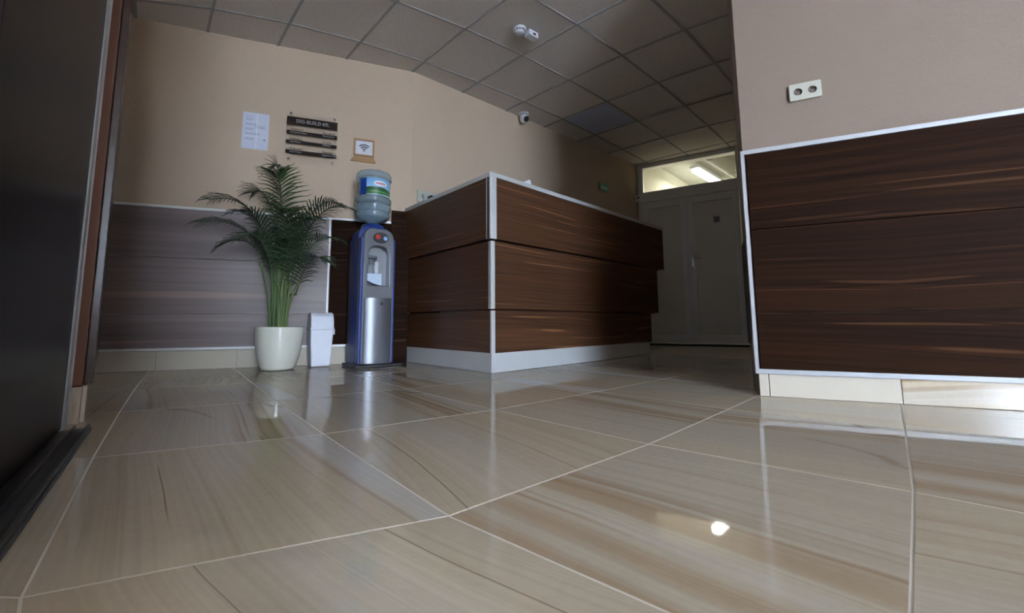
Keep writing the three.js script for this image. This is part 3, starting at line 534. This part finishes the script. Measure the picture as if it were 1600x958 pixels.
// ───────────────────────── swing bin ─────────────────────────
{
  const a = 35 * D2, c0 = [-1.372, -2.893], o = group('waste_bin', c0[0], 0, c0[1], a);  // front left bottom corner
  const w = 0.128, d = 0.13, taper = (g, k) => { const p = g.attributes.position; for (let i = 0; i < p.count; i++) { const f = 1 + k * p.getY(i); p.setX(i, w / 2 + (p.getX(i) - w / 2) * f); p.setZ(i, -d / 2 + (p.getZ(i) + d / 2) * f); } g.computeVertexNormals(); return g; };
  const body = new RoundedBoxGeometry(w, 0.262, d, 4, 0.012); body.translate(w / 2, 0.133, -d / 2); mesh('body', taper(body, 0.75), M.white, o);
  const rim = new RoundedBoxGeometry(w * 1.24, 0.02, d * 1.24, 3, 0.007); rim.translate(w / 2, 0.268, -d / 2); mesh('rim', rim, M.white, o);
  const W2 = w * 1.19, s = new THREE.Shape(); const dz = d * 1.18; s.moveTo(-dz / 2, 0); s.lineTo(dz / 2, 0); s.lineTo(dz / 2, 0.012); s.bezierCurveTo(dz / 2 - 0.004, 0.06, dz / 2 - 0.028, 0.098, 0.012, 0.1); s.lineTo(-0.012, 0.1); s.bezierCurveTo(-dz / 2 + 0.028, 0.098, -dz / 2 + 0.004, 0.06, -dz / 2, 0.012); s.closePath();
  const lid = ext(s, W2 - 0.012, 0.006, 20); lid.rotateY(-Math.PI / 2); lid.translate(w / 2 + W2 / 2 - 0.006, 0.276, -d / 2); mesh('lid', lid, M.white, o);
  const flap = mesh('flap', (() => { const g = new RoundedBoxGeometry(W2 * 0.72, 0.004, 0.05, 2, 0.0019); g.rotateX(0.55); g.translate(w / 2, 0.366, -d / 2 + 0.047); return g; })(), M.white, o);
  mesh('hook', bx(w * 1.10, w * 1.10 + 0.022, 0.222, 0.262, -d * 0.62, -d * 0.42, 0.004), M.white, o);
  tag(o, 'small white swing-lid waste bin between the palm pot and the water dispenser', 'waste bin');
}

// ───────────────────────── water dispenser ─────────────────────────
const DA = 38 * D2, DC = [-1.03, -2.84];
{
  const o = group('water_dispenser', DC[0], 0, DC[1], DA), w = 0.252, d = 0.27, h = 1.005;      // origin: front left corner
  const blue = PHY(rgb(0.011, 0.033, 0.18), 0.3), grey = STD(rgb(0.14, 0.145, 0.16), 0.33, { metalness: 0.5 }), dgrey = STD(rgb(0.11, 0.12, 0.14), 0.4, { metalness: 0.3 });
  const ex = (s, z0, z1, b) => { const g = ext(s, z1 - z0 - 2 * b, b, 20); g.translate(0, 0, z0 + b); return g; };
  mesh('body', ex(rrect(0.004, 0.022, w - 0.004, h, 0.004, 0.075), -d + 0.05, -0.062, 0.004), blue, o);
  mesh('rear_housing', ex(rrect(0.006, 0.022, w - 0.006, h - 0.05, 0.004, 0.05), -d, -d + 0.05, 0.002), dgrey, o);
  mesh('side_rib', [bx(-0.002, 0.006, 0.03, 0.90, -0.035, -0.022, 0.003), bx(-0.001, 0.006, 0.03, 0.90, -0.20, -0.185, 0.003)], grey, o);
  // front shell with an arched niche
  const nx0 = 0.048, nx1 = w - 0.040, ny0 = 0.565, ny1 = 0.862;
  const f = rrect(0.026, 0.024, w - 0.020, h - 0.028, 0.004, 0.06); const hole = rrect(nx0, ny0, nx1, ny1, 0.006, 0.07); f.holes.push(new THREE.Path(hole.getPoints(10).reverse()));
  mesh('front_panel', ex(f, -0.064, 0.006, 0.006), grey, o);
  mesh('lower_panel', (() => { const x0 = 0.028, x1 = w - 0.022, N = 20, pl = [[x0, 0.0]]; for (let i = 0; i <= N; i++) { const t = i / N; pl.push([x0 + (x1 - x0) * t, 0.006 + 0.026 * Math.sin(Math.PI * t) ** 0.8]); } pl.push([x1, 0.0]); return prism(pl.reverse(), 0.026, 0.481); })(), grey, o);
  mesh('edge_band', [bx(0.0, 0.024, 0.024, h - 0.09, -0.066, 0.002, 0.006), bx(w - 0.018, w, 0.024, h - 0.09, -0.066, 0.002, 0.006)], blue, o);
  mesh('niche', bx(nx0 - 0.004, nx1 + 0.004, ny0 - 0.004, ny1 + 0.004, -0.0625, -0.055), STD(rgb(0.22, 0.23, 0.25), 0.3, { metalness: 0.5 }), o);
  mesh('tap', [bx(nx0 + 0.004, nx0 + 0.075, 0.765, 0.785, -0.052, -0.008, 0.005), cyl(0.008, 0.008, 0.05, nx0 + 0.03, 0.745, -0.025, 16), cyl(0.008, 0.008, 0.05, nx0 + 0.062, 0.745, -0.025, 16)], dgrey, o);
  mesh('nozzle_cover', bx(nx0 + 0.058, nx0 + 0.085, 0.66, 0.745, -0.05, -0.012, 0.004), STD(rgb(0.55, 0.56, 0.6), 0.3), o);
  const tray = new THREE.Shape(); tray.moveTo(0, 0.045); tray.lineTo(0.098, 0.05); tray.lineTo(0.098, -0.03); tray.quadraticCurveTo(0.05, -0.028, 0, 0.0); tray.closePath();
  const tg = ext(tray, 0.05, 0.003); tg.translate(nx0 + 0.002, 0.605, -0.042); mesh('drip_tray', tg, STD(rgb(0.55, 0.66, 0.80), 0.35), o);
  const badge = mesh('control_badge', (() => { const g = cyl(0.05, 0.05, 0.012, 0, 0, 0, 40, 'z'); g.scale(1.1, 0.78, 1); g.translate(w / 2 + 0.012, 0.918, 0.010); return g; })(), M.black, o);
  mesh('hot_button', (() => { const g = cyl(0.018, 0.018, 0.006, w / 2 - 0.014, 0.921, 0.018, 24, 'z'); return g; })(), PHY(rgb(0.45, 0.03, 0.02), 0.3), badge);
  mesh('cold_button', (() => { const g = cyl(0.015, 0.015, 0.006, w / 2 + 0.042, 0.914, 0.018, 24, 'z'); return g; })(), PHY(rgb(0.25, 0.42, 0.70), 0.3), badge);
  mesh('seam', bx(0.026, w - 0.020, 0.482, 0.4845, 0.004, 0.0066), dgrey, o);
  mesh('lock', cyl(0.012, 0.012, 0.006, w / 2 + 0.02, 0.440, 0.033, 24, 'z'), M.black, o);
  mesh('floor_tray', bx(-0.03, w + 0.05, 0.001, 0.02, -d + 0.02, 0.055, 0.006), M.rubber, o);
  mesh('bottle_seat', (() => { const g = cyl(0.075, 0.09, 0.03, w / 2, h + 0.012, -d / 2, 40); return g; })(), blue, o);
  tag(o, 'blue and silver floor-standing water dispenser beside the reception counter', 'water dispenser');
}
{
  const c = along(DC, DA, 0.126, -0.135), o = group('water_bottle', c[0], 1.036, c[1]);
  const pts = [[0.032, 0], [0.04, 0.012], [0.085, 0.03], [0.114, 0.048], [0.122, 0.066], [0.123, 0.085], [0.118, 0.092], [0.123, 0.099], [0.129, 0.125], [0.129, 0.142], [0.115, 0.153], [0.129, 0.164], [0.131, 0.190], [0.123, 0.203], [0.119, 0.215], [0.119, 0.33], [0.122, 0.342], [0.131, 0.348], [0.132, 0.368], [0.127, 0.384], [0.114, 0.396], [0.09, 0.401], [0, 0.396]];
  const cv = new THREE.SplineCurve(pts.map(([r, y]) => new THREE.Vector2(r, y)));
  mesh('bottle', new THREE.LatheGeometry(cv.getPoints(110), 64), PHY(rgb(0.62, 0.74, 0.80), 0.12, { transmission: 0.72, thickness: 0, ior: 1.45 }), o);
  mesh('water', lathe([[0, 0.01], [0.03, 0.01], [0.08, 0.034], [0.11, 0.052], [0.114, 0.18], [0, 0.18]], 48), PHY(rgb(0.72, 0.84, 0.90), 0.03, { transmission: 0.9, thickness: 0.2, ior: 1.33 }), o);
  const lg = new THREE.CylinderGeometry(0.1215, 0.1215, 0.125, 48, 1, true, 0, 2.15); lg.translate(0, 0.268, 0); lg.rotateY(-0.55);
  mesh('label', lg, STD(0xffffff, 0.35, { side: THREE.DoubleSide, map: canvas(1024, 512, (c, w, h) => {
    const g = c.createLinearGradient(0, 0, 0, h); g.addColorStop(0, '#6fa8dd'); g.addColorStop(0.55, '#9cc9ea'); c.fillStyle = g; c.fillRect(0, 0, w, h);
    c.fillStyle = '#2c5a36'; c.beginPath(); c.moveTo(0, h * 0.62); c.quadraticCurveTo(w * 0.45, h * 0.42, w, h * 0.62); c.lineTo(w, h); c.lineTo(0, h); c.fill();
    c.fillStyle = '#3f7a3e'; c.beginPath(); c.moveTo(0, h * 0.8); c.quadraticCurveTo(w * 0.5, h * 0.6, w, h * 0.86); c.lineTo(w, h); c.lineTo(0, h); c.fill();
    c.fillStyle = '#1d3c86'; c.fillRect(0, 0, w * 0.2, h);
    c.fillStyle = '#eef2fa'; c.beginPath(); c.ellipse(w * 0.6, h * 0.3, w * 0.2, h * 0.17, 0, 0, Math.PI * 2); c.fill();
    c.strokeStyle = '#c0506a'; c.lineWidth = 12; c.beginPath(); for (let i = 0; i <= 40; i++) { const x = w * (0.46 + 0.28 * i / 40), y = h * (0.3 + 0.05 * Math.sin(i * 1.35)); i ? c.lineTo(x, y) : c.moveTo(x, y); } c.stroke();
    c.fillStyle = 'rgba(200,225,190,0.7)'; for (let i = 0; i < 9; i++) c.fillRect(w * (0.32 + 0.05 * i), h * 0.78, w * 0.03, h * 0.04);
    c.fillStyle = '#b9cfe4'; c.fillRect(w * 0.2, h * 0.95, w * 0.8, h * 0.05);
  }) }), o);
  tag(o, 'large ribbed clear water bottle standing upside down on the dispenser', 'water bottle');
}

// pale paving outside the glazed opening
struct(mesh('ground_outside', bx(-8, 14, -0.1, -0.02, ZR + 0.16, 18), STD(rgb(0.62, 0.60, 0.57), 0.9)));

renderer.render(scene, camera);
